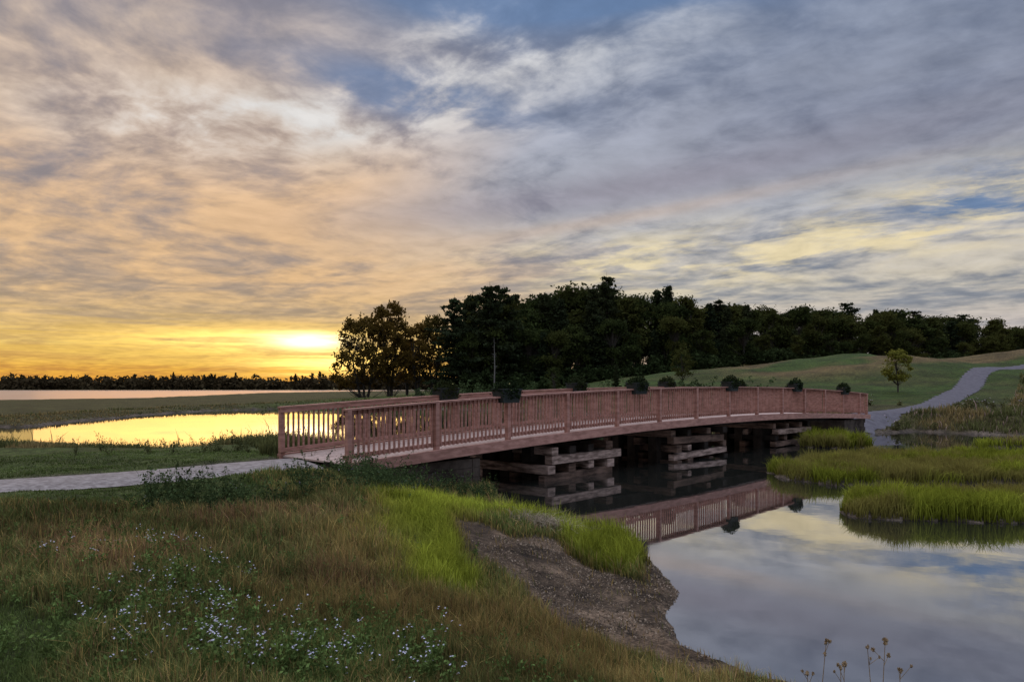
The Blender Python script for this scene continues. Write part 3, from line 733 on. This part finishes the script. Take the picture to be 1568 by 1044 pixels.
for i in range(420):
    tx=rng.uniform(-.06,.8); Yd=float(np.interp(tx,DISX,DISY))-6+rng.uniform(-2,6); W.append((tx*Yd,Yd))
W=np.array(W); weeds('woodland_undergrowth',W,np.random.default_rng(4).uniform(1.5,3.5,len(W)),np.array((.028,.038,.014)),.3,6,40,66,None,0,.12)

r=np.random.default_rng(8); n=1100; Pw=np.column_stack([.62+r.normal(size=n)*.24,11.9+r.normal(size=n)*.2]); hz=height(Pw[:,0],Pw[:,1])[0]
Pw=np.column_stack([Pw,hz+r.uniform(.02,.14,n)]); blades('straw_heap',Pw,np.full(n,.12),np.full(n,.011),np.tile(np.array((.36,.29,.20)),(n,1))*r.uniform(.4,1.3,(n,1)),2.6,.5,5,1.0)
r=np.random.default_rng(9); Xm=r.uniform(-1,2.2,14000);Ym=r.uniform(6.0,11.4,14000); hz,dwm,_,_=height(Xm,Ym); zz_=zones(Xm,Ym,hz,dwm)['mud']; kk=(zz_>.6)&(hz>0)&(fbm(Xm*2,Ym*2,68)>.47)
Pm=np.column_stack([Xm,Ym,hz+.006])[kk]; v,f=cards(Pm,np.full(len(Pm),.014),r); cm=np.repeat(np.array((.24,.18,.13))*r.uniform(.3,1.7,(len(Pm),1)),4,0)
mesh_obj('mud_debris',v,f,np.full(len(Pm),4),[M_grass],None,cm)

M_dry=noisy('dry_stalk',(.16,.10,.05),(.28,.19,.10),20,.9)
r=np.random.default_rng(12); 
for (X0,Y0,zt,hd) in((2.02,5.0,.62,.016),(2.12,5.1,.80,.020),(2.22,4.95,.70,.018),(2.45,5.0,.80,.014),(2.52,5.05,.82,.022),(2.60,5.0,.64,.016),(2.30,5.15,.60,.014)):
    b=Boxes(); z0=gz(X0,Y0)-.03; l=r.uniform(-.05,.05); pm=Vector((X0+l*.4,Y0,(z0+zt)/2)); pt=Vector((X0+l,Y0,zt))
    b.tube((X0,Y0,z0),pm,.004,.003,5); b.tube(pm,pt,.003,.002,5)
    heads=[(pt,hd)]
    for q in range(2):
        f_=r.uniform(.5,.8); q0=pm.lerp(pt,f_); q1=q0+Vector((r.uniform(-.07,.07),r.uniform(-.03,.03),r.uniform(.05,.1))); b.tube(q0,q1,.002,.0015,4); heads.append((q1,hd*.7))
    for c0,rad in heads:
        for k in range(26):
            dv=Vector(r.normal(size=3)).normalized(); dv.z*=1.25; b.tube(c0,c0+dv*rad,rad*.35,rad*.12,4)
    b.make('dried_seed_stalk',[M_dry])

# ------------------------------------------------------------------ planters on the railings
M_pot=noisy('planter_box',(.010,.013,.011),(.022,.026,.022),8,.7); M_pf=foliage_mat('planter_foliage',False,(.022,.034,.014),(.007,.011,.006),.15,9)
M_pet=noisy('petals',(.5,.42,.12),(.6,.5,.2),10,.7)
def planter(s,off,seed):
    r=np.random.default_rng(seed); zt=ztop(s); e=empty('flower_planter',bpt(s,off,zt)); e.rotation_euler=(0,0,math.atan2(BD.y,BD.x))
    w0,w1=.29,.35; d0,d1=.16,.20; z0,z1=-.17,.16
    vs=[]
    for (ww,dd,zq) in((w0,d0,z0),(w1,d1,z1),(w1+.015,d1+.015,z1+.001),(w1+.015,d1+.015,z1+.03),(w1-.01,d1-.01,z1+.03),(w1-.02,d1-.02,z1-.02)):
        for sx_,sy_ in((-1,-1),(1,-1),(1,1),(-1,1)): vs.append((sx_*ww,sy_*dd,zq))
    f=[3,2,1,0];nn=[4]
    for L in range(5):
        for k in range(4): a=L*4+k;c=L*4+(k+1)%4; f+=[a,c,c+4,a+4]; nn.append(4)
    f+=[20,21,22,23]; nn.append(4)
    mesh_obj('box',vs,f,nn,[M_pot],None,None,False,e)
    n=950; p=r.normal(size=(n,3)); p/=np.linalg.norm(p,axis=1)[:,None]; p*=(r.uniform(.3,1.05,n)**.5)[:,None]*np.array([.42,.29,.29]); p[:,2]=np.abs(p[:,2])*(.85+.25*np.sin(p[:,0]*14+seed))+.13
    tr=r.uniform(size=n)<.2; p[tr,2]=r.uniform(-.08,.14,tr.sum()); p[tr,1]=np.sign(p[tr,1])*.22
    v,fz=cards(p,np.full(n,.035),r); mesh_obj('foliage',v,fz,np.full(n,4),[M_pf],None,None,False,e)
    m=8; v,fz=cards(p[~tr][:m]*np.array([1.05,1.1,1.06]),np.full(m,.02),r); mesh_obj('blossoms',v,fz,np.full(m,4),[M_pet],None,None,False,e)
for i,s in enumerate((4.8,10.75,17.0,23.1,29.0)): planter(s,0.0,300+i)
for i,s in enumerate((5.05,11.0,16.8,23,29)): planter(s,BW,400+i)
print('done')
